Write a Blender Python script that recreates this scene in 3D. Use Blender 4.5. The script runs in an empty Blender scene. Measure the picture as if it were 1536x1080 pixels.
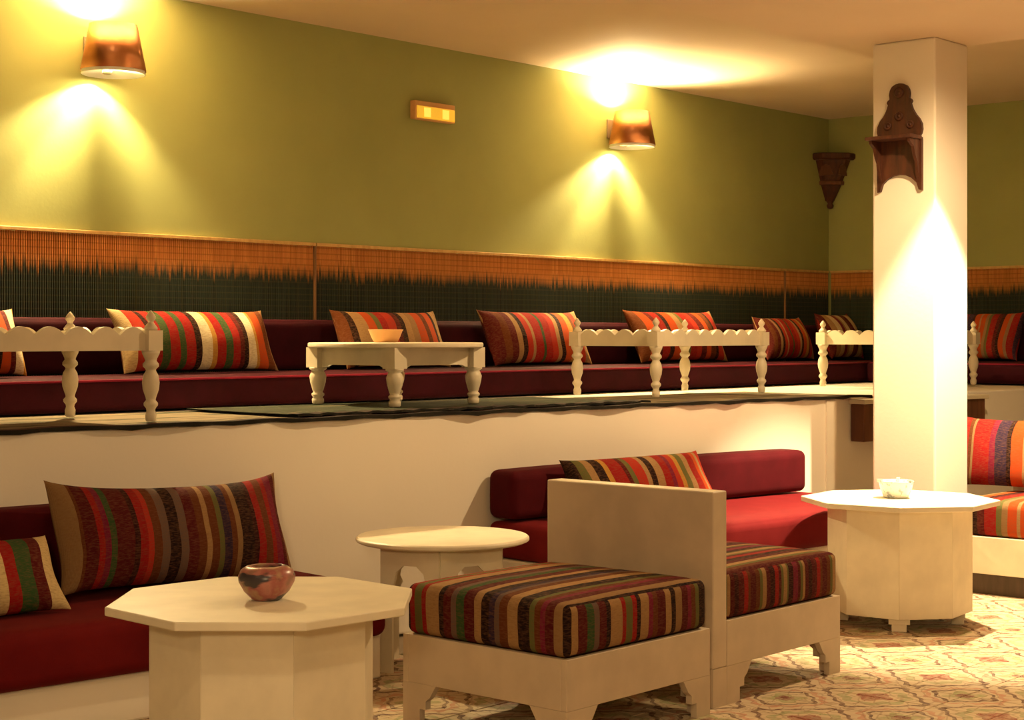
import bpy, math, random
from mathutils import Matrix, Vector
random.seed(7)
SC = bpy.context.scene
COL = SC.collection
PI = math.pi
R = math.radians

# ---------------------------------------------------------------- camera
PHI = R(41.76); CF, SF = math.cos(PHI), math.sin(PHI); FPX = 2500.0; EYE = 1.40
cd = bpy.data.cameras.new('camera'); cam = bpy.data.objects.new('camera', cd); COL.objects.link(cam)
cam.location = (0, 0, EYE); cam.rotation_euler = (R(90), 0, PHI - R(90))
cd.sensor_width = 36; cd.lens = FPX/1536*36; cd.shift_y = -37/1536; cd.clip_end = 100
SC.camera = cam
# ---------------------------------------------------------------- world, exposure
w = bpy.data.worlds.new('world'); SC.world = w; w.use_nodes = True
w.node_tree.nodes['Background'].inputs[0].default_value = (1, .62, .28, 1)
w.node_tree.nodes['Background'].inputs[1].default_value = .02
SC.view_settings.view_transform = 'Standard'; SC.view_settings.look = 'None'
SC.view_settings.gamma = 1; SC.view_settings.use_curve_mapping = False
SC.view_settings.exposure = 0.0
# ---------------------------------------------------------------- ceiling downlight and added fill lights
WARM = (1, .70, .36)
def spot(name, loc, power, ang, blend, rad=.05, col=WARM, rot=(0, 0, 0)):
    l = bpy.data.lights.new(name, 'SPOT'); l.energy = power; l.spot_size = R(ang); l.spot_blend = blend
    l.shadow_soft_size = rad; l.color = col
    o = bpy.data.objects.new(name, l); COL.objects.link(o); o.location = loc; o.rotation_euler = rot
    return o
spot('downlight_beam', (8.16, 3.82, 3.02), 1150, 73, .28, .03, (1, .79, .46))
spot('downlight_spill', (7.35, 3.35, 3.02), 270, 168, .5, .04)
spot('fill_camera_side', (2.2, 1.6, 3.02), 95, 165, .6, .15)  # added fill without a fixture, ambient light over the camera area
spot('fill_camera_right', (5.6, 0.2, 3.02), 70, 165, .6, .15)  # unseen fill added to lift the right foreground
spot('fill_left', (-.5, 3.2, 3.02), 50, 165, .6, .15)  # another added fill, for ambient light on the left

al = bpy.data.lights.new('fill_behind_camera', 'AREA'); al.shape = 'DISK'; al.size = .5; al.energy = 75; al.color = WARM  # added area fill, brightens the faces turned to the camera
ao = bpy.data.objects.new('fill_behind_camera', al); COL.objects.link(ao); ao.location = (-1.2, -.6, 2.3)
ao.rotation_euler = (Vector((3.5, 4, .6))-Vector(ao.location)).to_track_quat('-Z', 'Y').to_euler()

# ---------------------------------------------------------------- geometry helpers
def frame_at(x, y):                       # unit-depth ray of an image column
    a = (x-768)/FPX
    return CF + a*SF, SF - a*CF
def floor_pt(x, y, z):                    # image point on a horizontal plane
    d = (EYE-z)*FPX/(y-503.0); rx, ry = frame_at(x, 0)
    return Vector((rx*d, ry*d, z))
WD = Vector((.99484, -.10147, 0)); WN = Vector((-.10147, -.99484, 0)); W0 = Vector((3.5, 5.78, 0)); WANG = math.atan2(WD.y, WD.x)
def wall_s(x, off=0.0):                   # run along the low wall at an image column
    rx, ry = frame_at(x, 0); P = W0 + WN*off
    d = P.dot(WN)/(rx*WN.x+ry*WN.y)
    return (Vector((rx*d, ry*d, 0))-W0).dot(WD)
def wp(s, off=0.0, z=0.0):
    return W0 + WD*s + WN*off + Vector((0, 0, z))
def back_x(x, Y):
    rx, ry = frame_at(x, 0); return rx*Y/ry

class M:
    def __init__(s): s.v = []; s.f = []; s.uv = []; s.sm = []
    def add(s, vs, fs, uvs=None, smooth=False, T=None):
        n = len(s.v)
        s.v += [tuple(T @ Vector(p)) if T is not None else tuple(p) for p in vs]
        for i, f in enumerate(fs):
            s.f.append([n+k for k in f]); s.uv.append(uvs[i] if uvs else None); s.sm.append(smooth)
        return s
    def box(s, x0, x1, y0, y1, z0, z1, T=None):
        v = [(x, y, z) for x in (x0, x1) for y in (y0, y1) for z in (z0, z1)]
        return s.add(v, [(0, 1, 3, 2), (4, 6, 7, 5), (0, 4, 5, 1), (2, 3, 7, 6), (0, 2, 6, 4), (1, 5, 7, 3)], T=T)
    def prism(s, pts, h0, h1, axis='z', T=None, smooth=False):
        def q(a, b, h): return (a, b, h) if axis == 'z' else ((a, h, b) if axis == 'y' else (h, a, b))
        n = len(pts); ar = sum(pts[i][0]*pts[(i+1) % n][1]-pts[(i+1) % n][0]*pts[i][1] for i in range(n))
        P = pts if ar > 0 else pts[::-1]
        v = [q(a, b, h0) for a, b in P]+[q(a, b, h1) for a, b in P]
        fs = [list(range(n))[::-1], list(range(n, 2*n))]+[(i, (i+1) % n, n+(i+1) % n, n+i) for i in range(n)]
        if (axis == 'y') != (h1 < h0): fs = [list(f)[::-1] for f in fs]
        return s.add(v, fs, T=T)
    def lathe(s, prof, n=20, T=None, smooth=True, a0=0.0, sx=1, sy=1):
        v = []; fs = []
        for r, z in prof:
            for k in range(n):
                a = a0+2*PI*k/n; v.append((r*math.cos(a)*sx, r*math.sin(a)*sy, z))
        for j in range(len(prof)-1):
            for k in range(n):
                fs.append((j*n+k, j*n+(k+1) % n, (j+1)*n+(k+1) % n, (j+1)*n+k))
        if prof[0][0] > 1e-4: fs.append(list(range(n))[::-1])
        if prof[-1][0] > 1e-4: fs.append([(len(prof)-1)*n+k for k in range(n)])
        return s.add(v, fs, smooth=smooth, T=T)
    def shell(s, prof, n=32, T=None, smooth=True):      # open lathe, no caps
        v = []; fs = []
        for r, z in prof:
            for k in range(n):
                a = 2*PI*k/n; v.append((r*math.cos(a), r*math.sin(a), z))
        m = len(prof)
        for j in range(m):
            for k in range(n):
                fs.append((j*n+k, j*n+(k+1) % n, ((j+1) % m)*n+(k+1) % n, ((j+1) % m)*n+k))
        return s.add(v, fs, smooth=smooth, T=T)
    def softbox(s, lx, ly, lz, r=.04, crown=.012, n=14, us=1.0, vs=1.0, T=None, bulge=.006):
        # rounded cushion block, base at z=0, centred in x,y; uv.x runs across the stripes
        a, b, c = lx/2, ly/2, lz/2
        def pos(p):
            x, y, z = p
            X, Y, Z = x*a, y*b, z*c
            ix, iy, iz = max(-a+r, min(a-r, X)), max(-b+r, min(b-r, Y)), max(-c+r, min(c-r, Z))
            d = Vector((X-ix, Y-iy, Z-iz))
            if d.length > 1e-9: d = d.normalized()*r
            q = Vector((ix, iy, iz))+d
            if z > 0: q.z += crown*(1-x**4)*(1-y**4)*z
            g = 1-z*z
            q.x += bulge*g*(1 if x > 0 else -1)*abs(x)**8*(1-y**4); q.y += bulge*g*(1 if y > 0 else -1)*abs(y)**8*(1-x**4)
            return (q.x, q.y, q.z+c)
        def grid(L, rr):                                 # denser near the rounded edges
            t = [-1, -1+.25*rr/L*2, -1+.6*rr/L*2, -1+rr/L*2]
            m = n; inner = [(-1+rr/L*2)+(2-4*rr/L)*k/m for k in range(1, m)]
            return t+inner+[-x for x in t[::-1]]
        gx, gy, gz = grid(lx, r), grid(ly, r), [-1, -.8, -.55, -.2, .2, .55, .8, 1] if lz < 4*r else grid(lz, r)
        def face(g1, g2, fn, uf):
            vs_ = []; fs = []; uv = []
            for p in g1:
                for q in g2: vs_.append(pos(fn(p, q)))
            m = len(g2)
            for i in range(len(g1)-1):
                for j in range(m-1):
                    ids = (i*m+j, (i+1)*m+j, (i+1)*m+j+1, i*m+j+1)
                    fs.append(ids)
                    uv.append([uf(*fn(g1[k//m], g2[k % m])) for k in ids])
            # orient outward
            s.add(vs_, fs, uv, True, T)
        U = lambda x, y, z: ((y+1)/2*ly*us+.01, x)
        V = lambda x, y, z: ((x+1)/2*lx*vs+.37, z)
        face(gx, gy, lambda p, q: (p, q, 1), U)
        face(gx[::-1], gy, lambda p, q: (p, q, -1), U)
        face(gy, gz, lambda p, q: (1, p, q), U)
        face(gy[::-1], gz, lambda p, q: (-1, p, q), U)
        face(gx, gz, lambda p, q: (p, -1, q), V)
        face(gx[::-1], gz, lambda p, q: (p, 1, q), V)
        return s
    def pillow(s, w_, h, t, n=28, m=16, seed=1, ear=.05, sag=.0):
        rnd = random.Random(seed); ph = [rnd.uniform(0, 6) for _ in range(6)]
        for sgn in (1, -1):
            v = []; fs = []; uv = []
            for i in range(n+1):
                for j in range(m+1):
                    a = math.sin((i/n-.5)*PI); b = math.sin((j/m-.5)*PI)
                    th = t/2*max(0, (1-a**4))**.55*max(0, (1-b*b))**.5
                    th *= 1+.07*math.sin(5*a+ph[0])*math.cos(3*b+ph[1])
                    x = a*w_/2*(1-ear*(1-b*b)); z = b*h/2*(1-2.2*ear*(1-a**6))
                    z += .012*math.sin(4*a+ph[2])*(1-abs(b)) - sag*(1-a*a)*(b > 0)*b
                    x += .004*math.sin(4*b+ph[3])
                    v.append((x, -sgn*th, z+h/2)); uv.append(((a+1)/2+.004*math.sin(2*b+ph[4]), (b+1)/2))
            for i in range(n):
                for j in range(m):
                    q = [i*(m+1)+j, (i+1)*(m+1)+j, (i+1)*(m+1)+j+1, i*(m+1)+j+1]
                    if sgn < 0: q = q[::-1]
                    fs.append(q)
            s.add(v, fs, [[uv[k] for k in f] for f in fs], True)
        return s
    def build(s, name, mat, parent=None, loc=(0, 0, 0), rot=(0, 0, 0), weld=False):
        me = bpy.data.meshes.new(name); me.from_pydata(s.v, [], s.f); me.materials.append(mat)
        if any(u for u in s.uv):
            L = me.uv_layers.new(name='uv'); k = 0
            for f, u in zip(s.f, s.uv):
                for q in range(len(f)):
                    L.data[k].uv = u[q] if u else (0, 0); k += 1
        me.polygons.foreach_set('use_smooth', s.sm); me.update()
        o = bpy.data.objects.new(name, me); COL.objects.link(o)
        o.location = loc; o.rotation_euler = rot
        if parent: o.parent = parent
        return o
def bevel(o, wd=.004, seg=2):
    b = o.modifiers.new('bevel', 'BEVEL'); b.width = wd; b.segments = seg; b.limit_method = 'ANGLE'; b.angle_limit = R(40)
    b.harden_normals = False
    return o
def tag(o, label, cat, group=None):
    o['label'] = label; o['category'] = cat
    if group: o['group'] = group
    return o
def thing(name, label, cat, loc=(0, 0, 0), rz=0, group=None):
    o = bpy.data.objects.new(name, None); COL.objects.link(o); o.empty_display_size = .1
    o.location = loc; o.rotation_euler = (0, 0, rz); return tag(o, label, cat, group)
def struct(o): o['kind'] = 'structure'; return o
def copy_tree(o, parent=None):
    c = o.copy(); COL.objects.link(c)
    if parent: c.parent = parent
    for ch in [x for x in bpy.data.objects if x.parent == o]: copy_tree(ch, c)
    return c

# ---------------------------------------------------------------- materials
def lin(c):
    return tuple(((x/255)/12.92 if x/255 <= .04045 else ((x/255+.055)/1.055)**2.4) for x in c)+(1,)
class N:
    def __init__(s, name, rough=.6, spec=.4, metal=0):
        m = bpy.data.materials.new(name); m.use_nodes = True; s.m = m; s.t = m.node_tree
        s.b = s.t.nodes['Principled BSDF']; s.b.inputs['Roughness'].default_value = rough
        s.b.inputs['Specular IOR Level'].default_value = spec; s.b.inputs['Metallic'].default_value = metal
    def n(s, typ, **kw):
        x = s.t.nodes.new(typ)
        for k, v in kw.items():
            if k.startswith('i_'):
                key = k[2:].replace('_', ' '); x.inputs[int(key) if key.isdigit() else key].default_value = v
            else: setattr(x, k, v)
        return x
    def l(s, a, b): s.t.links.new(a, b)
    def noise(s, scale, detail=3, vec=None, rough=.5):
        x = s.n('ShaderNodeTexNoise', i_Scale=scale, i_Detail=detail, i_Roughness=rough)
        if vec: s.l(vec, x.inputs['Vector'])
        return x.outputs['Fac']
    def math(s, op, a, b=None, c=None):
        x = s.n('ShaderNodeMath', operation=op)
        for i, v in enumerate((a, b, c)):
            if v is None: continue
            if isinstance(v, (int, float)): x.inputs[i].default_value = v
            else: s.l(v, x.inputs[i])
        return x.outputs[0]
    def mix(s, fac, a, b, blend='MIX'):
        x = s.n('ShaderNodeMix', data_type='RGBA', blend_type=blend)
        for i, v in ((0, fac), (6, a), (7, b)):
            if isinstance(v, (int, float, tuple)): x.inputs[i].default_value = v
            else: s.l(v, x.inputs[i])
        return x.outputs[2]
    def ramp(s, fac, stops, interp='LINEAR'):
        x = s.n('ShaderNodeValToRGB'); x.color_ramp.interpolation = interp
        e = x.color_ramp.elements
        e[0].position, e[0].color = stops[0]
        e[1].position, e[1].color = stops[1]
        for p, c in stops[2:]:
            q = e.new(p); q.color = c
        s.l(fac, x.inputs[0]); return x.outputs[0]
    def color(s, c): s.l(c, s.b.inputs['Base Color']); return s
    def bump(s, h, strength=.3, dist=.01):
        x = s.n('ShaderNodeBump', i_Strength=strength, i_Distance=dist); s.l(h, x.inputs['Height']); s.l(x.outputs[0], s.b.inputs['Normal']); return s
    def pos(s):
        return s.n('ShaderNodeNewGeometry').outputs['Position']
    def obj(s): return s.n('ShaderNodeTexCoord').outputs['Object']
    def sep(s, v):
        x = s.n('ShaderNodeSeparateXYZ'); s.l(v, x.inputs[0]); return x.outputs
    def mapv(s, v, sc):
        x = s.n('ShaderNodeMapping'); x.inputs['Scale'].default_value = sc; s.l(v, x.inputs[0]); return x.outputs[0]
def plaster(name, c1, c2, rough=.75, sc=1.5):
    k = N(name, rough, .25); f = k.noise(sc, 4, k.pos()); k.color(k.ramp(f, [(.3, c1), (.7, c2)]))
    k.bump(k.noise(45, 4, k.pos()), .12, .004); return k.m
def paint(name, c, rough=.42, var=.06):
    k = N(name, rough, .45); c2 = tuple(x*(1-var*2) for x in c[:3])+(1,)
    f = k.noise(6, 4, k.obj()); k.color(k.ramp(f, [(.35, c2), (.62, c)])); k.bump(k.noise(60, 2, k.obj()), .06, .003); return k.m
def wood(name, c1, c2, rough=.5):
    k = N(name, rough, .4); v = k.mapv(k.obj(), (30, 30, 4)); f = k.noise(1.2, 5, v)
    k.color(k.ramp(f, [(.3, c1), (.7, c2)])); k.bump(f, .25, .004); return k.m
def velvet(name, c1, c2, rough=.85, sheen=.06):
    k = N(name, rough, .12); f = k.noise(9, 4, k.obj())
    k.color(k.ramp(f, [(.3, c1), (.7, c2)])); k.bump(k.noise(320, 2, k.obj()), .25, .002)
    k.b.inputs['Sheen Weight'].default_value = sheen; k.b.inputs['Sheen Tint'].default_value = (1, .3, .3, 1); k.b.inputs['Sheen Roughness'].default_value = .4
    return k.m
M_GREEN = plaster('green_wall_paint', (.305, .325, .122, 1), (.35, .37, .142, 1))
M_CREAM = plaster('cream_wall_plaster', (.82, .76, .66, 1), (.88, .82, .72, 1), sc=.8)
M_CEIL = plaster('ceiling_plaster', (.70, .56, .40, 1), (.74, .60, .43, 1))
M_WHITE = paint('cream_white_wood_paint', (.76, .67, .50, 1))
M_SEATP = paint('worn_beige_paint', (.66, .54, .40, 1))
M_TABLE = paint('ivory_table_paint', (.88, .80, .62, 1), .45)
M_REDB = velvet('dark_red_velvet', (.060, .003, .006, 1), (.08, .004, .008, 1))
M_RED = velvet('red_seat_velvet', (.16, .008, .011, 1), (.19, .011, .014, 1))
M_REDL = velvet('shaded_red_velvet', (.115, .004, .005, 1), (.145, .006, .006, 1))  # shaded copy of the seat velvet, darkened in colour for the left mattress
M_MAROON = velvet('maroon_platform_cloth', (.024, .001, .004, 1), (.034, .0015, .006, 1))
M_DWOOD = wood('dark_carved_wood', (.040, .012, .006, 1), (.10, .030, .012, 1))
M_BWOOD = wood('brown_board_wood', (.10, .035, .018, 1), (.16, .06, .03, 1))
M_DARKW = wood('plinth_gap_shade', (.06, .04, .025, 1), (.09, .06, .04, 1))  # dark tone stands in for the shade in the gap under the bench
M_SLAB = plaster('screed', (.30, .24, .17, 1), (.34, .27, .19, 1))

PAL = dict(k=(22, 14, 14), m=(92, 14, 22), r=(170, 22, 24), o=(214, 84, 30), c=(240, 214, 158), t=(168, 132, 88), g=(52, 92, 48), b=(112, 58, 24), u=(44, 36, 66),
           w=(250, 236, 196), l=(112, 116, 62), y=(214, 158, 70), p=(134, 24, 62), q=(118, 96, 84), d=(50, 10, 14), v=(200, 52, 34), s=(190, 150, 100))
def stripes(name, seq, rough=.9, scale=1.0, dark=.3):
    k = N(name, rough, .12)
    uv = k.sep(k.n('ShaderNodeUVMap', uv_map='uv').outputs[0])
    wob = k.math('MULTIPLY', k.math('SUBTRACT', k.noise(5, 2, k.obj()), .5), .022/scale)
    u = k.math('FRACT', k.math('ADD', k.math('MULTIPLY', uv[0], scale), wob))
    tot = sum(wt for _, wt in seq); p = 0; st = []
    for c, wt in seq: st.append((p/tot, lin(PAL[c]))); p += wt
    col = k.ramp(u, st[:32], 'CONSTANT')
    # woven flecks across the stripes
    fl = k.noise(1, 2, k.mapv(k.obj(), (55, 55, 260)))
    col = k.mix(k.ramp(fl, [(.42, (0, 0, 0, 1)), (.75, (.45, .45, .45, 1))]), col, (.30, .13, .06, 1))
    k.color(k.mix(dark, col, (.02, .006, .004, 1)))
    wv = k.n('ShaderNodeTexWave', wave_type='BANDS', bands_direction='X', i_Scale=70.0, i_Distortion=.6)
    k.l(k.n('ShaderNodeUVMap', uv_map='uv').outputs[0], wv.inputs[0])
    k.bump(wv.outputs['Fac'], .25, .003)
    return k.m
def seq(txt):          # "t2 m3 ..." -> [('t',2), ...]
    return [(x[0], float(x[1:])) for x in txt.split()]
S_L1 = stripes('stripes_long_cushion', seq('t5 b1 m4 r2 p2 g2 m6 d2 r3 v2 b3 q3 k4 q3 m4 b3 s2 b3 l2 u3 b2 t2 k5 d2 r3 b3 r2 p3 m2 t2'), dark=.42)
S_L0 = stripes('stripes_corner_cushion', seq('m4 r4 g3 r3 g5 r3 k3 c5 m4 v4 k3 r4 c4 r5 g6 m5 c7'))
S_P1 = stripes('stripes_cream_red', seq('c6 v6 k3 r5 g5 r6 g4 r6 k4 w7 y3 r6 g5 r5 m3 k3 w6 y2 o6 b5 t3'))
S_P0 = stripes('stripes_cream_orange', seq('r5 g4 r5 k4 w6 r5 g5 r6 k4 o5 m3 w5 y2'))
S_P2 = stripes('stripes_rust', seq('b4 k3 s6 o5 l3 r4 v5 m3 k3 s4 t4 o5 b3 o4 k2 s3 t3'))
S_P3 = stripes('stripes_red_tan', seq('m6 b4 m4 s3 k3 v4 s2 r6 g2 r5 v4 s3 k3 o5 y4 b3 v4 t3 s3'))
S_P4 = stripes('stripes_orange_tan', seq('b5 o5 m3 r5 k3 o6 s4 l3 r5 v4 m4 o4 b4 k2 v5 s4'))
S_P6 = stripes('stripes_cream_mauve', seq('m4 s5 c6 p4 s3 c6 b4 m4 c6 s4 r4'))
S_R1 = stripes('stripes_bright_kilim', seq('k3 l3 s3 k4 y2 r6 m2 l2 v5 s2 k3 s4 r4 p2 v3 y2 l3 s3 r4 o2 s2 v4'), dark=.38)
S_RR = stripes('stripes_red_orange', seq('r8 b2 t1 r9 p3 u6 k2 o6 s2 o5 t3 l3 r6 m4 k3 o5 t3 r6 u3'), dark=.42)
S_ST = stripes('stripes_stool_seat', seq('k2 t3 m3 p2 b2 l2 k4 s4 b3 q2 u2 k3 s3 m4 g3 q2 m3 k2 s5 r2 l3 r2 k2 s4 p2 b2 m4 s3'), scale=1.05, dark=.36)
S_CH = stripes('stripes_chair_seat', seq('m4 b3 l2 s3 m3 d4 r3 m2 l2 s3 l1 d4 p4 m2 l2 s2 m3 d3 m4 r3 b2'), scale=1.9, dark=.38)

# tile material: ornate cement tile drawn in world space (period .5 m)
def tile_mat():
    k = N('cement_floor_tile', .6, .3); P = k.pos(); x, y, z = k.sep(P)
    nx = k.math('MULTIPLY', k.math('SUBTRACT', k.noise(7, 2, P), .5), .05)
    cx = k.math('COSINE', k.math('MULTIPLY', k.math('ADD', x, nx), 2*PI/.5))
    cy = k.math('COSINE', k.math('MULTIPLY', k.math('ADD', y, nx), 2*PI/.5))
    f = k.math('ADD', cx, cy)
    c2 = k.math('MULTIPLY', k.math('COSINE', k.math('MULTIPLY', x, 2*PI/.125)), k.math('COSINE', k.math('MULTIPLY', y, 2*PI/.125)))
    f2 = k.math('ADD', f, k.math('MULTIPLY', c2, .22))
    base = k.ramp(k.math('MULTIPLY_ADD', f2, .25, .5),
                  [(0, (.30, .07, .04, 1)), (.07, (.60, .48, .30, 1)), (.20, (.34, .34, .17, 1)), (.29, (.62, .50, .33, 1)),
                   (.41, (.09, .025, .015, 1)), (.50, (.60, .48, .33, 1)), (.60, (.52, .25, .16, 1)), (.68, (.60, .50, .34, 1)),
                   (.75, (.09, .03, .018, 1)), (.82, (.60, .50, .33, 1)), (.90, (.34, .34, .16, 1)), (.97, (.18, .05, .03, 1))], 'CONSTANT')
    g = k.noise(26, 5, P, .7); base = k.mix(k.ramp(g, [(.40, (0, 0, 0, 1)), (.60, (.6, .6, .6, 1))]), base, (.58, .46, .31, 1))
    v = k.n('ShaderNodeTexVoronoi', i_Scale=16.0, feature='DISTANCE_TO_EDGE'); k.l(P, v.inputs['Vector'])
    base = k.mix(k.ramp(v.outputs['Distance'], [(.02, (.42, .42, .42, 1)), (.07, (0, 0, 0, 1))]), base, (.22, .11, .06, 1))
    k.color(base); return k.m
M_TILE = tile_mat()

# reed mat: straw above, dyed dark reeds below a ragged line
def reed_mat():
    k = N('reed_mat', .7, .25); P = k.pos(); x, y, z = k.sep(P)
    al = k.math('ADD', x, y)
    cmb = k.n('ShaderNodeCombineXYZ'); k.l(k.math('MULTIPLY', al, 52), cmb.inputs[0]); k.l(k.math('MULTIPLY', z, 1.2), cmb.inputs[2])
    nr = k.noise(1, 1, cmb.outputs[0])
    cm2 = k.n('ShaderNodeCombineXYZ'); k.l(k.math('MULTIPLY', al, 3), cm2.inputs[0]); nb = k.noise(1, 2, cm2.outputs[0])
    lim = k.math('ADD', 1.775, k.math('ADD', k.math('MULTIPLY', k.math('SUBTRACT', nr, .5), .22), k.math('MULTIPLY', k.math('SUBTRACT', nb, .5), .06)))
    dark = k.math('SMOOTHSTEP', z, k.math('SUBTRACT', lim, .03), k.math('ADD', lim, .03)) if False else k.ramp(k.math('MULTIPLY_ADD', k.math('SUBTRACT', lim, z), 14.0, .5), [(0, (0, 0, 0, 1)), (1, (1, 1, 1, 1))])
    straw = k.ramp(nr, [(.3, (.42, .155, .04, 1)), (.7, (.58, .24, .065, 1))])
    dk = k.ramp(nr, [(.3, (.012, .018, .014, 1)), (.55, (.020, .034, .026, 1)), (.75, (.035, .036, .018, 1))])
    weft = k.math('LESS_THAN', k.math('FRACT', k.math('MULTIPLY', z, 28)), .22)
    straw = k.mix(k.math('MULTIPLY', weft, .45), straw, (.20, .08, .02, 1))
    dk = k.mix(k.math('MULTIPLY', weft, .35), dk, (.07, .06, .03, 1))
    k.color(k.mix(dark, straw, dk)); return k.m
M_REED = reed_mat()
M_STRAWTRIM2 = wood('dark_straw_cord', (.16, .08, .03, 1), (.26, .13, .05, 1))
M_STRAWTRIM = wood('straw_binding', (.50, .30, .10, 1), (.62, .40, .15, 1))

def rug_mat(name, kind):
    k = N(name, .95, .1); O = k.obj(); x, y, z = k.sep(O)
    n1 = k.noise(1, 3, k.mapv(O, (1.2, 9, 1)))
    if kind == 0:
        base = k.ramp(n1, [(.36, (.045, .050, .030, 1)), (.46, (.21, .165, .105, 1)), (.60, (.27, .21, .14, 1)), (.70, (.08, .08, .055, 1))])
    else:
        base = k.ramp(n1, [(.35, (.030, .036, .022, 1)), (.5, (.055, .060, .040, 1)), (.58, (.025, .028, .018, 1)), (.70, (.20, .17, .11, 1))])
    k.color(base); k.bump(k.noise(1, 2, k.mapv(O, (60, 260, 60))), .4, .004); return k.m
M_RUG0, M_RUG1 = rug_mat('pale_woven_rug', 0), rug_mat('dark_woven_rug', 1)
M_BIND = velvet('black_rug_binding', (.012, .011, .009, 1), (.022, .02, .014, 1))

def copper():
    k = N('hammered_copper', .34, .5, 1.0); f = k.noise(7, 4, k.obj())
    k.color(k.ramp(f, [(.3, (.50, .20, .09, 1)), (.7, (.66, .30, .14, 1))])); k.bump(k.noise(40, 3, k.obj()), .2, .004); return k.m
M_COPPER = copper()
M_LINER = paint('white_shade_lining', (.88, .86, .80, 1), .6)
def emit(name, c, s):
    k = N(name, .4); k.b.inputs['Emission Color'].default_value = c; k.b.inputs['Emission Strength'].default_value = s
    k.b.inputs['Base Color'].default_value = c; return k.m
M_BULB = emit('glowing_bulb', (1, .85, .55, 1), 40)
M_EXITL = emit('yellow_lit_diffuser', (.80, .46, .035, 1), .62)
M_EXITB = emit('bright_tube_glow', (1, .66, .10, 1), .95)
M_DOWN = emit('downlight_lamp', (1, .8, .5, 1), 20)
M_GREY = paint('socket_plastic', (.18, .15, .10, 1))
def mottled():
    k = N('mottled_glazed_ceramic', .3, .5); f = k.noise(14, 4, k.obj()); g = k.noise(9, 3, k.mapv(k.obj(), (1, 1, 3)))
    c = k.ramp(f, [(.32, (.45, .32, .18, 1)), (.45, (.36, .11, .10, 1)), (.56, (.46, .19, .16, 1)), (.66, (.30, .16, .12, 1))])
    c = k.mix(k.ramp(g, [(.50, (0, 0, 0, 1)), (.57, (1, 1, 1, 1))]), c, (.045, .035, .045, 1)); k.color(c); return k.m
M_MOTT = mottled()
def painted_white():
    k = N('white_painted_ceramic', .25, .6); g = k.noise(38, 2, k.obj())
    k.color(k.mix(k.ramp(g, [(.56, (0, 0, 0, 1)), (.62, (.7, .7, .7, 1))]), (.85, .84, .80, 1), (.20, .25, .30, 1))); return k.m
M_PORC = painted_white()
M_TERRA = paint('pale_terracotta', (.70, .38, .15, 1), .5)

# ================================================================ ROOM SHELL
ZP = 1.02                       # platform height
YB, XR = 7.65, 12.73            # back wall, right wall
ZC, ZS = 3.29, 3.05             # ceiling, dropped soffit
struct(M().box(-3, XR+.2, YB, YB+.2, -.1, 3.6).build('wall_back', M_GREEN))
struct(M().box(XR, XR+.2, -3, YB, -.1, 3.6).build('wall_right', M_GREEN))
struct(M().box(-3.2, -3, -3, YB+.2, -.1, 3.6).build('wall_left', M_CREAM))
struct(M().box(-3.2, XR+.2, -3.2, -3, -.1, 3.6).build('wall_front', M_CREAM))
struct(M().box(-3, XR, -3, YB, ZC, ZC+.12).build('ceiling', M_CEIL))
struct(M().box(-3, 8.82, -3, 5.0, ZS, ZC).build('ceiling_dropped', M_CEIL))
# platform block with its slightly skewed front wall, recessed past the corner
sL = (-3-W0.x)/WD.x; sC = wall_s(1253); sR = (XR-W0.x)/WD.x
top = [wp(sL), wp(sC), wp(sC, -.14), wp(sR+.1, -.14)]
top[0].x = -3; top[3].x = XR
poly = [(p.x, p.y) for p in top]+[(XR, YB), (-3, YB)]
o = M().prism(poly, 0, ZP).build('wall_platform', M_CREAM); struct(o); bevel(o, .012, 3)
# rounded pilaster edge at the corner of the low wall
o = M().prism([(p.x, p.y) for p in (wp(sC-.10, .0), wp(sC-.10, .012), wp(sC, .012), wp(sC, .0))], 0, ZP-.012).build('trim_1', M_CREAM); struct(o)
# wooden board in the recess behind the column
s0, s1 = wall_s(1286, -.08), wall_s(1468, -.08)
T = Matrix.Translation(wp(0, 0)) @ Matrix.Rotation(WANG, 4, 'Z')
bx0 = thing('wooden_box', 'dark brown wooden box fixed to the cream wall behind the column', 'wooden box', wp((s0+s1)/2, -.13, .74), WANG)
hw = (s1-s0)/2
bevel(M().box(-hw, hw, -.10, 0, 0, .235).build('box_body', M_BWOOD, bx0), .006)
bevel(M().box(-hw-.02, hw+.02, -.12, 0, .235, .262).build('box_lid', M_WHITE, bx0), .004)['label'] = 'pale cream lid'

# column
CX0, CX1, CY0, CY1 = 8.42, 8.81, 4.385, 4.775
o = M().box(CX0, CX1, CY0, CY1, 0, ZS).build('wall_column', M_CREAM); struct(o); bevel(o, .012, 3)

# floor: slab, individual tiles where the photo shows them, the rest joined
floor = struct(M().box(-3, XR, -3, YB, -.12, -.012).build('floor', M_SLAB))
TS = .25
tm = M(); g = .0012; b = .003
def tile_shape(m, cx=0, cy=0):
    h = TS/2-g
    v = [(cx-h, cy-h, -.012), (cx+h, cy-h, -.012), (cx+h, cy+h, -.012), (cx-h, cy+h, -.012),
         (cx-h, cy-h, -b), (cx+h, cy-h, -b), (cx+h, cy+h, -b), (cx-h, cy+h, -b),
         (cx-h+b, cy-h+b, 0), (cx+h-b, cy-h+b, 0), (cx+h-b, cy+h-b, 0), (cx-h+b, cy+h-b, 0)]
    m.add(v, [(0, 1, 5, 4), (1, 2, 6, 5), (2, 3, 7, 6), (3, 0, 4, 7), (4, 5, 9, 8), (5, 6, 10, 9), (6, 7, 11, 10), (7, 4, 8, 11), (8, 9, 10, 11)])
tile_shape(tm); t0 = tm.build('floor_tile', M_TILE, floor); tme = t0.data; first = True
rest = M(); cand = []
def wall_y(x): return W0.y+WD.y/WD.x*(x-W0.x)-.02
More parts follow.
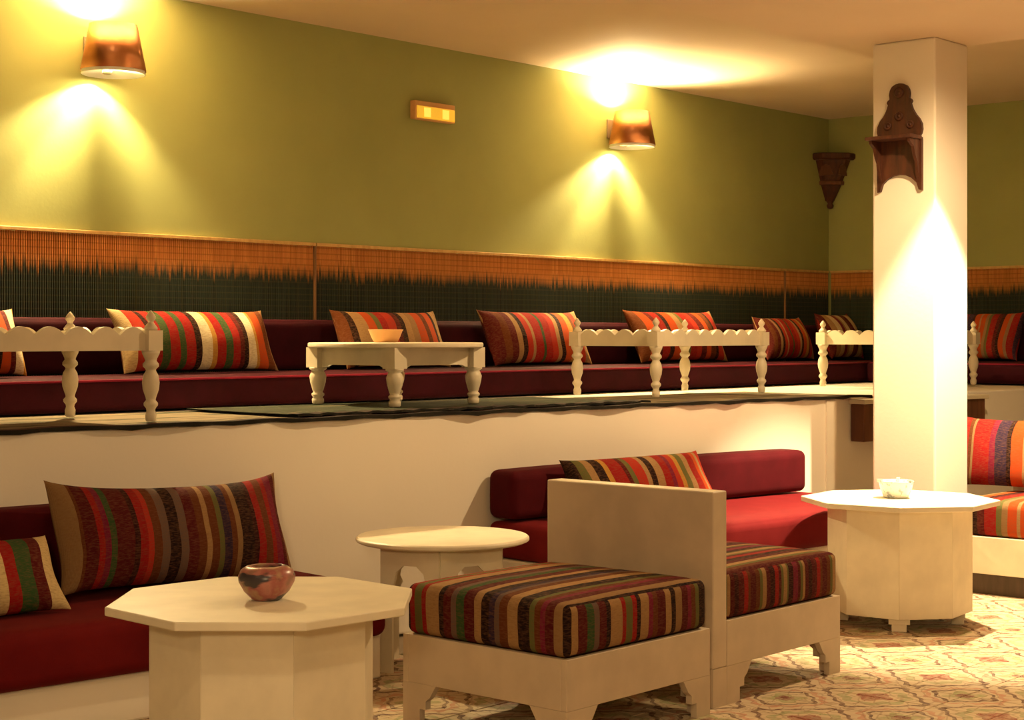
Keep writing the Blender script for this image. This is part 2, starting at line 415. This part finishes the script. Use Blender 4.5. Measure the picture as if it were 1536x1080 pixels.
for i in range(-12, 51):
    for j in range(-12, 23):
        cx, cy = (i+.5)*TS, (j+.5)*TS
        if cy > wall_y(cx)+.05 and cx < 9.3 or cy > 5.3 or cx > XR-.1: continue
        d = cx*CF+cy*SF; r = cx*SF-cy*CF
        if d > 5.95 and -.12 < r/d < .325: cand.append((d, cx, cy))
        else: rest.v or None; tile_shape(rest, cx, cy)
cand.sort()
for d, cx, cy in cand[300:]: tile_shape(rest, cx, cy)
for d, cx, cy in cand[:300]:
    if first: o = t0; first = False
    else:
        o = bpy.data.objects.new('floor_tile', tme); COL.objects.link(o); o.parent = floor
    o.location = (cx, cy, random.uniform(-.0006, 0))
o = rest.build('floor_tiles', M_TILE, floor); o['kind'] = 'stuff'

# ================================================================ REED MATS ON THE WALLS
def reed(name, x0, x1, label, group=None, side=False, seam=True):
    L = x1-x0; n = int(L/.014); m = M(); z0, z1 = ZP+.01, 1.945
    v = []; f = []
    for k in range(n):
        a = k*L/n; wq = L/n
        jit = random.uniform(-.006, .004)
        v += [(a, 0, z0), (a+wq*.25, -.007, z0), (a+wq*.75, -.007, z0), (a+wq, 0, z0), (a, 0, z1+jit), (a+wq*.25, -.007, z1+jit), (a+wq*.75, -.007, z1+jit), (a+wq, 0, z1+jit)]
        q = 8*k; f += [(q, q+1, q+5, q+4), (q+1, q+2, q+6, q+5), (q+2, q+3, q+7, q+6), (q+4, q+5, q+6, q+7)]
    m.add(v, f)
    loc, rz = ((x0, YB-.008, 0), 0) if not side else ((XR-.008, x1, 0), -PI/2)
    t = thing(name, label, 'reed mat', loc, rz, group)
    o = m.build('reeds', M_REED, t); o['kind'] = 'stuff'
    bevel(M().box(0, L, -.016, .004, 1.942, 1.962).build('top_binding', M_STRAWTRIM, t), .003)
    if seam:
        bevel(M().box(L-.012, L+.004, -.018, 0, z0, 1.94).build('edge_cord', M_STRAWTRIM2, t), .004)
    return t
XS1, XS2 = back_x(470, YB), back_x(1175, YB)
reed('reed_mat', XS1-5.2, XS1, 'straw and black reed mat nailed to the back wall under the large left wall lamp')
reed('reed_mat', XS1+.01, XS2, 'longest straw and black reed mat, on the back wall behind the round platform table')
reed('reed_mat', XS2+.01, XR-.03, 'short straw and black reed mat on the back wall beside the room corner', seam=False)
reed('reed_mat', 2.0, YB-.03, 'straw and dark blue-black reed mat on the right-hand wall behind the column', side=True, seam=False)

# ================================================================ PLATFORM RUGS
def rug(label, s0, s1, o0, o1, z, mat, bind=True, wob=.012, over=True):
    t = thing('woven_rug', label, 'rug', wp((s0+s1)/2, 0, ZP+z), WANG)
    n = 80; L = s1-s0; v = []; f = []
    for k in range(n+1):
        x = -L/2+L*k/n; e = wob*math.sin(k*.7)+wob*.6*math.sin(k*1.9+1); zz = .003*(1+math.sin(k*1.3))
        v += [(x, -(o0)-e, zz+.008), (x, -(o0+o1)/2, .008), (x, -o1+e*.5, .008), (x, -o1+e*.5, 0), (x, -(o0)-e, zz)]
    for k in range(n):
        a, b_ = 5*k, 5*(k+1)
        for q in range(4): f.append((a+q, b_+q, b_+q+1, a+q+1))
        f.append((a+4, b_+4, b_, a))
    M().add(v, f).build('weave', mat, t)
    if bind:
        v = []; f = []
        for k in range(n+1):
            x = -L/2+L*k/n; e = wob*math.sin(k*.7)+wob*.6*math.sin(k*1.9+1); y = -o0-e; zz = .003*(1+math.sin(k*1.3))
            dz = -.006-.004*math.sin(k*2.3) if over else 0
            v += [(x, y+.085, zz+.0095), (x, y-.006, zz+.011), (x, y-.010, zz+dz), (x, y+.002, zz+dz)]
        for k in range(n):
            a, b_ = 4*k, 4*(k+1)
            for q in range(3): f.append((a+q, b_+q, b_+q+1, a+q+1))
        M().add(v, f).build('edge_binding', M_BIND, t)['label'] = 'black front binding'
    return t
rug('pale striped woven rug with black front edge running the whole length of the platform', -2.2, sC+.35, .012, -1.0, .0, M_RUG0, over=True)
rug('dark green woven rug spread under the round platform table', wall_s(455), wall_s(985), -.05, -.98, .014, M_RUG1, over=False)

# ================================================================ PLATFORM MATTRESSES
def softthing(name, label, cat, size, loc, rz, mat, r=.04, crown=.01, group=None, part='cover', n=14):
    t = thing(name, label, cat, loc, rz, group)
    M().softbox(*size, r=r, crown=crown, n=n).build(part, mat, t)
    return t
YM = 6.82
M_PIPE = velvet('piping_highlight_red', (.20, .010, .030, 1), (.24, .014, .036, 1))  # lighter red paints the highlight along the mattress's upper front edge
def plain(name, label, cat, size, loc, rz, mat, r=.03, crown=.008, group=None):
    o = M().softbox(*size, r=r, crown=crown).build(name, mat, None, loc, (0, 0, rz)); return tag(o, label, cat, group)
plain('mattress', 'long maroon floor mattress along the back wall of the platform', 'mattress', (XR-1.0-.06, YB-.03-YM, .155), ((XR+1)/2, (YM+YB-.03)/2, ZP+.012), 0, M_MAROON, .028)
plain('mattress', 'dark maroon floor mattress along the right-hand wall of the platform', 'mattress', (.80, 1.45, .155), (XR-.44, YM-.745, ZP+.012), 0, M_MAROON, .028)
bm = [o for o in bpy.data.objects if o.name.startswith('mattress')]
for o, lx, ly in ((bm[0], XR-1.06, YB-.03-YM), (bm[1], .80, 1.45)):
    if lx > 2: M().lathe([(0, -lx/2+.03), (.006, -lx/2+.032), (.006, lx/2-.032), (0, lx/2-.03)], 8, T=Matrix.Translation((0, -ly/2+.006, .148)) @ Matrix.Rotation(PI/2, 4, 'Y')).build('sheen_piping', M_PIPE, o)
    else: M().lathe([(0, -ly/2+.03), (.006, -ly/2+.032), (.006, ly/2-.032), (0, ly/2-.03)], 8, T=Matrix.Translation((-lx/2+.006, 0, .148)) @ Matrix.Rotation(PI/2, 4, 'X')).build('sheen_piping', M_PIPE, o)
plain('backrest_bolster', 'long maroon backrest bolster along the back wall', 'bolster', (XR-1.0-.06, .17, .285), ((XR+1)/2, YB-.03-.09, ZP+.180), 0, M_MAROON, .03)
plain('backrest_bolster', 'dark maroon backrest bolster along the right-hand wall', 'bolster', (.17, 1.4, .285), (XR-.12, YM-.735, ZP+.180), 0, M_MAROON, .03)

# ================================================================ CUSHIONS
def cushion(label, w_, h, t, loc, rz, lean, mat, group=None, roll=0, seed=1, ear=.05, sag=0.0):
    th = thing('cushion', label, 'cushion', loc, 0, group)
    o = M().pillow(w_, h, t, seed=seed, ear=ear, sag=sag).build('cover', mat, th)
    o.rotation_euler = (Matrix.Rotation(rz, 3, 'Z') @ Matrix.Rotation(-lean, 3, 'X') @ Matrix.Rotation(roll, 3, 'Y')).to_euler()
    # seam piping and corner tassel nubs
    return th
ZM = ZP+.182
def back_cushion(label, p0, p1, h, mat, seed, yc=7.22, lean=R(24), rz=0, t=.20, roll=0, sag=0):
    a, b_ = back_x(p0, yc), back_x(p1, yc)
    return cushion(label, (b_-a), h, t, ((a+b_)/2, yc, ZM), rz, lean, mat, 'striped cushions on the platform mattress', seed=seed, roll=roll, sag=sag)
back_cushion('cream, red and green striped cushion at the far left, half behind the first gallery table', -130, 42, .36, S_P0, 11, yc=7.12)
back_cushion('large cushion with broad cream, red and black stripes right of the left gallery table', 186, 418, .37, S_P1, 12, yc=7.16)
back_cushion('rust and orange striped cushion directly behind the round platform table', 520, 676, .385, S_P2, 13)
back_cushion('red and tan striped cushion between the round table and the middle gallery table', 742, 888, .40, S_P3, 14, rz=R(0))
back_cushion('orange and tan striped cushion seen through the middle gallery table', 962, 1092, .42, S_P4, 15)
back_cushion('dark red striped cushion in the gap between middle and right gallery tables', 1152, 1222, .38, S_P3, 16)
back_cushion('cream and mauve striped cushion behind the right gallery table', 1248, 1296, .42, S_P6, 17)
cushion('orange striped cushion on the mattress by the right-hand wall, at the picture edge', .62, .42, .2, (12.17, 5.96, ZM), R(-90), R(24), S_RR, 'striped cushions on the platform mattress', seed=18)

# ================================================================ LOW GALLERY TABLES (turned legs, scalloped rails)
LEGP = [(.017, 0), (.022, .004), (.024, .03), (.018, .045), (.020, .055), (.030, .068), (.030, .078), (.020, .09), (.022, .10), (.034, .135), (.037, .165), (.032, .195),
        (.021, .215), (.023, .222), (.034, .232), (.034, .243), (.024, .256), (.026, .265), (.036, .285), (.040, .30)]
FIN = [(.026, .385), (.030, .395), (.020, .408), (.012, .418), (.013, .424), (.020, .434), (.021, .444), (.013, .456), (.004, .468), (0, .470)]
def scallop(L, pitch=.125):
    n = max(2, round(L/pitch)); pts = [(-L/2, 0.0), (L/2, 0.0)]
    N_ = n*8
    for k in range(N_+1):
        x = L/2-L*k/N_; ph = (k % 8)/8 if k < N_ else 0
        pts.append((x, .064+.036*abs(math.sin(PI*ph))))
    return pts
def make_gallery(LX, LY):
    t = thing('gallery_table', '', 'table')
    lg = M().lathe(LEGP, 16).box(-.036, .036, -.036, .036, .30, .385).lathe(FIN, 14)
    for sx in (0, 1):
        for sy in (0, 1): lg.build('leg', M_WHITE, t, (sx*LX, sy*LY, 0))
    fx = M().prism(scallop(LX-.06), -.011, .011, 'y'); fy = M().prism(scallop(LY-.06), -.011, .011, 'x')
    fx.build('scalloped_rail', M_WHITE, t, (LX/2, 0, .30)); fx.build('scalloped_rail', M_WHITE, t, (LX/2, LY, .30))
    fy.build('scalloped_rail', M_WHITE, t, (0, LY/2, .30)); fy.build('scalloped_rail', M_WHITE, t, (LX, LY/2, .30))
    bevel(M().box(.03, LX-.03, .014, LY-.014, .322, .338).build('tabletop', M_WHITE, t), .002)
    return t
GG = 'low gallery tables with scalloped rails on the platform'
gt = make_gallery(1.12, .60)
for lab, loc, src in (('cream low table with scalloped rails, leftmost, cut by the left picture edge', (3.125, 5.84, ZP+.016), gt),
                      ('cream low table with scalloped rails, the middle one, seen corner-on with all four legs', (7.88, 5.90, ZP+.016), None),
                      ('cream low table with scalloped rails, partly hidden by the column', (10.34, 5.66, ZP+.016), None)):
    o = gt if src else copy_tree(gt)
    o.location = loc; tag(o, lab, 'table', GG)

# round platform table
t = thing('round_low_table', 'low round cream table with four stout turned legs at the middle of the platform', 'table', (6.06, 6.22, ZP+.024), 0)
bevel(M().lathe([(.448, .293), (.455, .298), (.455, .314), (.450, .319)], 64, smooth=False).build('tabletop', M_WHITE, t), .003)
q = .285
for a, b_, rz in ((0, -q, 0), (0, q, 0), (-q, 0, PI/2), (q, 0, PI/2)):
    pts = [(-q+.03, 0)]+[(-q+.03+.045*k/4, -.03*math.cos(k*PI/8)) for k in range(1, 4)]
    P = [(-q+.03, .19), (-q+.075, .195), (-q+.10, .205), (q-.10, .205), (q-.075, .195), (q-.03, .19), (q-.03, .294), (-q+.03, .294)]
    M().prism(P, -.011, .011, 'y').build('apron', M_WHITE, t, (a, b_, 0), (0, 0, rz))
RL = [(.022, 0), (.030, .006), (.031, .026), (.024, .036), (.033, .046), (.033, .054), (.024, .062), (.028, .072), (.040, .115), (.044, .145), (.036, .165), (.030, .172), (.046, .182), (.046, .19)]
for sx in (-1, 1):
    for sy in (-1, 1):
        M().lathe(RL, 18).box(-.043, .043, -.043, .043, .19, .294).build('leg', M_WHITE, t, (sx*q, sy*q, 0))
# pale dish on it
dd = floor_pt(587, 521, ZP+.345)
o = M().lathe([(.0, .004), (.055, 0), (.065, .004), (.078, .03), (.090, .062), (.095, .066), (.090, .068), (.082, .060), (.070, .03), (.055, .014), (0, .012)], 28).build('dish', M_TERRA, None, (6.16, 6.40, ZP+.343))
tag(o, 'small pale orange dish on the round platform table', 'dish')

# ================================================================ LOWER SOFAS
# left sofa: masonry base, mattress, backrest
LG = 'banquette along the low wall'
sA, sB = wall_s(-260, .1), wall_s(590, .80)
ssw = sB-sA; c = (sA+sB)/2
o = M().box(-ssw/2, ssw/2, -.72, -.005, 0, .178).build('masonry_bench', M_CREAM, None, wp(c, 0, 0), (0, 0, WANG)); tag(o, 'low cream plastered bench base under the left red mattress', 'bench'); bevel(o, .01)
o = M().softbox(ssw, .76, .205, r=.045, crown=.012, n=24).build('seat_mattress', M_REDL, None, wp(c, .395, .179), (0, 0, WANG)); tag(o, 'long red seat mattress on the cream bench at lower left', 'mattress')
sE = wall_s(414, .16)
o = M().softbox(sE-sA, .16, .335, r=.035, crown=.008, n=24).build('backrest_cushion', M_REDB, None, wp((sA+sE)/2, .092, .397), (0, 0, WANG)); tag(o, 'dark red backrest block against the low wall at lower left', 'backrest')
def low_cushion(label, p0, p1, off, h, mat, seed, lean, z, roll=0, t=.22, sag=0, ear=.05):
    a, b_ = wall_s(p0, off), wall_s(p1, off)
    return cushion(label, b_-a, h, t, wp((a+b_)/2, off, z), WANG, lean, mat, 'striped cushions on the lower seats', seed=seed, roll=roll, sag=sag, ear=ear)
low_cushion('long red, brown and black striped cushion leaning on the lower left backrest', 92, 440, .41, .455, S_L1, 3, R(22), .415, roll=R(1.6), sag=.03, ear=.045)
low_cushion('red, green and cream striped cushion cut by the lower left picture edge', -210, 106, .56, .32, S_L0, 5, R(38), .405, t=.2)

# right sofa
qA, qB = wall_s(738, .05), wall_s(1178, .05)
qE = qB+.10
Lq = qE-qA
o = M().box(-Lq/2, Lq/2, -.84, -.005, 0, .318).build('masonry_bench', M_CREAM, None, wp((qA+qE)/2, 0, 0), (0, 0, WANG)); tag(o, 'cream plastered bench base under the red mattress left of the column', 'bench'); bevel(o, .01)
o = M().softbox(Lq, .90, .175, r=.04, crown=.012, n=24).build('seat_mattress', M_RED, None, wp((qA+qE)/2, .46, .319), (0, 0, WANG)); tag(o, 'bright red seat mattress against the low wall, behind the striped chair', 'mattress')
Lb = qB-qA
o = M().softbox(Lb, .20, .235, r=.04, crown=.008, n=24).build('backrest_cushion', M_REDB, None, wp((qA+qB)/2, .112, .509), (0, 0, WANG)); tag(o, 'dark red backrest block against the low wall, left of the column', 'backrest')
low_cushion('bright kilim-striped cushion leaning on the right-hand red backrest, above the white panel', 872, 1078, .42, .32, S_R1, 8, R(30), .515, t=.2)

# ================================================================ STOOL AND CHAIR (same frame)
def leg_bracket(m, T, a=0.0, flip=False):
    P = [(a, 0), (.085, 0), (.085, .055), (.115, .055), (.115, .085), (.135, .10), (.165, .145), (a, .145)]
    n0 = len(m.f); m.prism(P, 0, .026, 'y', T=T)
    if T.determinant() < 0: m.f[n0:] = [f[::-1] for f in m.f[n0:]]
def make_seat(t, LX, LY, mat, cush=(0, 0), X0=0.0, zf=.318, h=.18):
    # frame: four boards, four stepped legs, boxed cushion
    Z0, Z1 = .145, zf
    bevel(M().box(X0, X0+LX, 0, .026, Z0, Z1).build('frame_board', M_SEATP, t), .002)
    bevel(M().box(X0, X0+LX, LY-.026, LY, Z0, Z1).build('frame_board', M_SEATP, t), .002)
    bevel(M().box(X0, X0+.026, .0262, LY-.0262, Z0, Z1).build('frame_board', M_SEATP, t), .002)
    bevel(M().box(X0+LX-.026, X0+LX, .0262, LY-.0262, Z0, Z1).build('frame_board', M_SEATP, t), .002)
    M().box(X0+.026, X0+LX-.026, .026, LY-.026, Z1-.03, Z1-.012).build('seat_board', M_SEATP, t)
    for sx in (0, 1):
        for sy in (0, 1):
            m = M(); S = Matrix.Translation((X0+sx*LX, sy*LY, 0)) @ Matrix.Scale(-1 if sx else 1, 4, (1, 0, 0)) @ Matrix.Scale(-1 if sy else 1, 4, (0, 1, 0))
            leg_bracket(m, S)
            leg_bracket(m, S @ Matrix(((0, 1, 0, 0), (1, 0, 0, 0), (0, 0, 1, 0), (0, 0, 0, 1))), .0262)
            o = m.build('leg', M_SEATP, t)
    o = M().softbox(LX-.012, LY-.012, h, r=.03, crown=.016, n=16, us=1.0, vs=1.0).build('seat_cushion', mat, t, (X0+LX/2, LY/2, Z1+.001))
    return t
st = thing('square_stool', 'square cream stool with a thick striped cushion, in front beside the octagonal table', 'stool', (4.255, 3.555, 0))
make_seat(st, .825, .775, S_ST)
ch = thing('low_chair', 'cream low chair with striped seat and a plain side panel, right of the stool', 'chair', (5.165, 3.60, 0))
make_seat(ch, .825, .80, S_CH, X0=.092)
bevel(M().box(0, .09, 0, .82, .145, .812).build('side_panel', M_SEATP, ch), .006, 3)
for y in (0, .72): M().box(0, .0905, y, y+.10, 0, .145).build('panel_foot', M_SEATP, ch)

# right bench with back board, facing the octagonal table
XB = 8.385
rb = thing('bench', 'cream bench with striped seat at the right picture edge, beside the column', 'bench', (XB, 2.6, 0))
LYb = 1.68
bevel(M().box(0, .03, 0, LYb, .115, .315).build('front_board', M_WHITE, rb), .003)
bevel(M().box(0.03, .78, 0, .03, .115, .315).build('end_board', M_WHITE, rb), .003)
bevel(M().box(0.03, .78, LYb-.03, LYb, .115, .315).build('end_board', M_WHITE, rb), .003)
M().box(.03, .75, .03, LYb-.03, .285, .305).build('seat_board', M_WHITE, rb)
M().box(.05, .74, .04, LYb-.04, 0, .115).build('plinth', M_DARKW, rb)['label'] = 'recessed plinth, coloured dark as the shaded gap'
bevel(M().box(.78, .83, 0, LYb, 0, .86).build('back_board', M_WHITE, rb), .004)
M().softbox(.74, LYb-.02, .19, r=.035, crown=.012, n=20, us=1.15, vs=1.15).build('seat_cushion', S_RR, rb, (.38, LYb/2, .316))
cushion('red, navy and orange striped cushion on the bench at the right edge, touching the column', .98, .43, .17, (XB+.57, 4.08, .518), R(-90), R(15), S_RR, 'striped cushions on the lower seats', seed=21, ear=.05)

# ================================================================ OCTAGONAL TABLES
def octo(r, a0=PI/8): return [(r*math.cos(a0+k*PI/4), r*math.sin(a0+k*PI/4)) for k in range(8)]
def make_octo():
    t = thing('octagonal_table', '', 'table')
    bevel(M().prism(octo(.476), .578, .604).build('tabletop', M_TABLE, t), .004, 3)
    ri = .320; side = 2*ri*math.tan(PI/8)
    for k in range(8):
        a = k*PI/4
        P = [(-side/2, .062), (side/2, .062), (side/2, .578), (-side/2, .578)]
        m = M().prism([(-side/2, 0), (side/2, 0), (side/2-.018*math.tan(PI/8), .018), (-side/2+.018*math.tan(PI/8), .018)], .062, .578)
        o = m.build('side_panel', M_TABLE, t, (ri*math.sin(a), -ri*math.cos(a), 0), (0, 0, a))
        bevel(o, .0025)
    for k in range(4):
        a = PI/8+k*PI/2
        bevel(M().box(-.035, .035, -.03, .03, 0, .035).box(-.05, .05, -.035, .035, .035, .062).build('foot', M_TABLE, t, (.275*math.cos(a), .275*math.sin(a), 0), (0, 0, a+PI/2)), .003)
    return t
ot = make_octo(); ot.location = (3.275, 3.935, 0); ot.rotation_euler.z = R(-3.2)
tag(ot, 'octagonal ivory table in the left foreground with a mottled pot on it', 'table', 'octagonal pedestal tables')
o2 = copy_tree(ot); o2.location = (7.35, 4.02, 0); o2.rotation_euler.z = R(6)
tag(o2, 'octagonal ivory table brightly lit in front of the column', 'table', 'octagonal pedestal tables')
# right table slightly clear of the bench
# mottled pot
pt = floor_pt(400, 899, .605)
o = M().lathe([(.0, .0), (.040, 0), (.046, .004), (.068, .026), (.084, .055), (.086, .072), (.078, .090), (.062, .100), (.048, .103), (.046, .099), (.056, .090), (.062, .07), (.05, .03), (0, .02)], 32).build('ceramic_pot', M_MOTT, None, (pt.x, pt.y, .605))
tag(o, 'squat mauve and black mottled ceramic pot on the near octagonal table', 'pot')
pt = floor_pt(1344, 746, .605)
a = thing('ashtray', 'small white painted ceramic ashtray on the table before the column', 'ashtray', (pt.x, pt.y, .605))
M().lathe([(0, 0), (.055, 0), (.062, .004), (.078, .05), (.084, .075), (.087, .08), (.083, .083), (.074, .078), (.066, .03), (.05, .012), (0, .012)], 28).build('bowl', M_PORC, a)
for k in range(3):
    an = k*2*PI/3+.4
    M().box(-.012, .012, -.01, .006, 0, .014).build('cigarette_rest', M_PORC, a, (.083*math.cos(an), .083*math.sin(an), .077), (0, 0, an))

# ================================================================ ROUND SIDE TABLE (hexagonal body with openings)
rt = thing('round_side_table', 'round cream side table in the gap between the two red mattresses', 'table', (5.08, 4.93, 0))
bevel(M().lathe([(.355, .527), (.368, .533), (.368, .545), (.360, .551)], 64, smooth=False).build('tabletop', M_TABLE, rt), .003)
Rh = .285; ap = Rh*math.cos(PI/6); fa = PI+PHI     # one edge towards the viewer's side of the room
for k in range(6):
    a = fa+PI/6+k*PI/3
    hs = Rh/2
    arch = [(-hs, 0), (-hs+.055, 0), (-hs+.055, .30), (-hs+.075, .33), (-hs+.06, .36), (-hs+.075, .42), (-hs+.11, .45), (hs-.11, .45), (hs-.075, .42), (hs-.06, .36), (hs-.075, .33), (hs-.055, .30), (hs-.055, 0), (hs, 0), (hs, .527), (-hs, .527)]
    o = M().prism(arch, -.007, .007, 'y').build('arched_panel', M_TABLE, rt, (ap*math.cos(a), ap*math.sin(a), 0), (0, 0, a+PI/2))

# ================================================================ WALL LAMPS
def make_sconce():
    t = thing('wall_lamp', '', 'wall lamp')
    # local origin: shade axis at the lower rim, wall is at y=+.215
    M().shell([(.172, 0), (.125, .245), (.122, .245), (.169, 0)], 40).build('copper_shade', M_COPPER, t)
    M().shell([(.168, -.016), (.121, .243), (.119, .243), (.165, -.018)], 40).build('white_lining', M_LINER, t)
    bevel(M().box(-.06, .06, .178, .191, .06, .20).build('back_plate', M_GREY, t), .004)
    M().box(.028, .042, .07, .180, .128, .140).box(.031, .039, .076, .084, .012, .14).build('arm', M_GREY, t)
    M().lathe([(.020, 0), (.026, .003), (.026, .018), (.020, .02)], 18).build('lamp_holder', M_GREY, t, (.035, .107, .0))
    b = M().lathe([(0, 0), (.018, .006), (.028, .024), (.026, .044), (.015, .062), (0, .066)], 16).build('bulb', M_BULB, t, (.035, .112, .105))
    return t
s1 = make_sconce()
lamps = []
X1 = back_x(173, YB-.21); X2 = back_x(951, YB-.21)
for o, X, z, lab in ((s1, X1, 2.80, 'large copper wall lamp at upper left of the green wall'), (None, X2, 2.79, 'copper wall lamp on the green wall right of the exit light')):
    if o is None: o = copy_tree(s1)
    o.location = (X, YB-.192, z); tag(o, lab, 'wall lamp', 'copper up-and-down wall lamps')
    for nm, en, zz, xx, yy in (('wall_lamp_light_down', 300, .078, .035, .085), ('wall_lamp_light_up', 330, .205, .025, .098)):
        l = bpy.data.lights.new(nm, 'POINT'); l.energy = en; l.shadow_soft_size = .02; l.color = (1, .74, .36)
        lo = bpy.data.objects.new(nm, l); COL.objects.link(lo); lo.location = (X+xx, YB-yy, z+zz)
# ================================================================ EMERGENCY LIGHT
ex = thing('emergency_light', 'small yellow emergency exit light high on the green wall between the lamps', 'exit light', (back_x(645, YB), YB, 2.79))
bevel(M().box(-.185, .185, -.05, 0, .005, .125).build('housing', M_BWOOD if 0 else M_TERRA, ex), .006)
bevel(M().box(-.175, .175, -.06, -.05, .012, .092).build('diffuser', M_EXITL, ex), .005)
for x in (-.085, .085): bevel(M().box(x-.03, x+.03, -.064, -.060, .022, .082).build('lit_panel', M_EXITB, ex), .002)

# ================================================================ CORNER BRACKET AND COLUMN SHELF
cb = thing('corner_bracket', 'dark wooden tapering bracket shelf in the room corner', 'bracket', (XR-.002, YB-.002, 2.50))
def corner(prof):
    m = M(); v = []; f = []
    for r, z in prof: v += [(0, 0, z), (-r, 0, z), (-r, -r*.35, z), (-r*.35, -r, z), (0, -r, z)]
    n = len(prof)
    for j in range(n-1):
        for k in range(5): f.append((5*j+k, 5*j+(k+1) % 5, 5*j+5+(k+1) % 5, 5*j+5+k)[::-1])
    f += [(0, 1, 2, 3, 4), tuple(5*(n-1)+k for k in (4, 3, 2, 1, 0))]
    m.add(v, f); return m
corner([(.055, .07), (.13, .21), (.14, .24), (.215, .415)]).build('tapered_body', M_DWOOD, cb)
corner([(.245, .415), (.265, .43), (.265, .465), (.25, .475)]).build('top_board', M_DWOOD, cb)
corner([(.146, .205), (.155, .212), (.155, .235), (.146, .242)]).build('band', M_BWOOD, cb)
for r_, z_, h_ in ((.17, .28, .10),):
    for k in (0, 1):
        M().prism([(-r_*.95, z_+.005), (-r_*.75, z_+h_*.8), (-r_*.5, z_+h_), (-r_*.25, z_+h_*.8), (-r_*.1, z_)], -.004, .004, 'y').build('carved_arch', M_BWOOD, cb, (-.0, -.19, 0) if k == 0 else (-.19, 0, 0), (0, 0, 0 if k == 0 else PI/2))
M().lathe([(0, 0), (.022, .008), (.03, .03), (.02, .05), (.03, .062), (.032, .07)], 12).build('finial', M_DWOOD, cb, (-.035, -.035, 0))

YS = (CY0+CY1)/2+.015
cs = thing('carved_wall_shelf', 'dark carved wooden shelf with a rounded crest, fixed to the column', 'shelf', (CX0, YS, 2.205))
def mirror(pts): return pts+[(-a, b_) for a, b_ in pts[::-1] if abs(a) > 1e-6]
arc = [(.0, .605), (.022, .602), (.045, .590), (.058, .570), (.064, .545), (.060, .520), (.072, .512), (.078, .500), (.070, .488), (.082, .455), (.100, .425), (.122, .40), (.137, .37), (.140, .34), (.134, .315), (.122, .30), (.136, .295), (.138, .28),
       (.138, .0), (.120, .004), (.106, .045), (.075, .072), (.04, .088), (.0, .094)]
M().prism(mirror(arc), -.022, -.001, 'x').build('carved_back', M_DWOOD, cs)
bevel(M().box(-.155, -.0225, -.142, .142, .283, .303).build('shelf_board', M_DWOOD, cs), .004)
for y in (-.118, .118):
    M().prism([(-.0225, .283), (-.135, .283), (-.13, .265), (-.09, .24), (-.07, .19), (-.05, .16), (-.04, .10), (-.0225, .05)], y-.009, y+.009, 'y').build('side_bracket', M_DWOOD, cs)
# carved relief: rosette and pointed arches
def rosette(r, y, z):
    M().lathe([(r, 0), (r*1.07, .006), (r*.78, .009), (r*.64, .004), (r*.28, .004), (r*.2, .010), (0, .010)], 18, T=Matrix.Rotation(-PI/2, 4, 'Y')).build('carved_rosette', M_DWOOD, cs, (-.022, y, z))
rosette(.028, 0, .552); rosette(.022, -.07, .37); rosette(.022, .07, .37); rosette(.024, 0, .42)
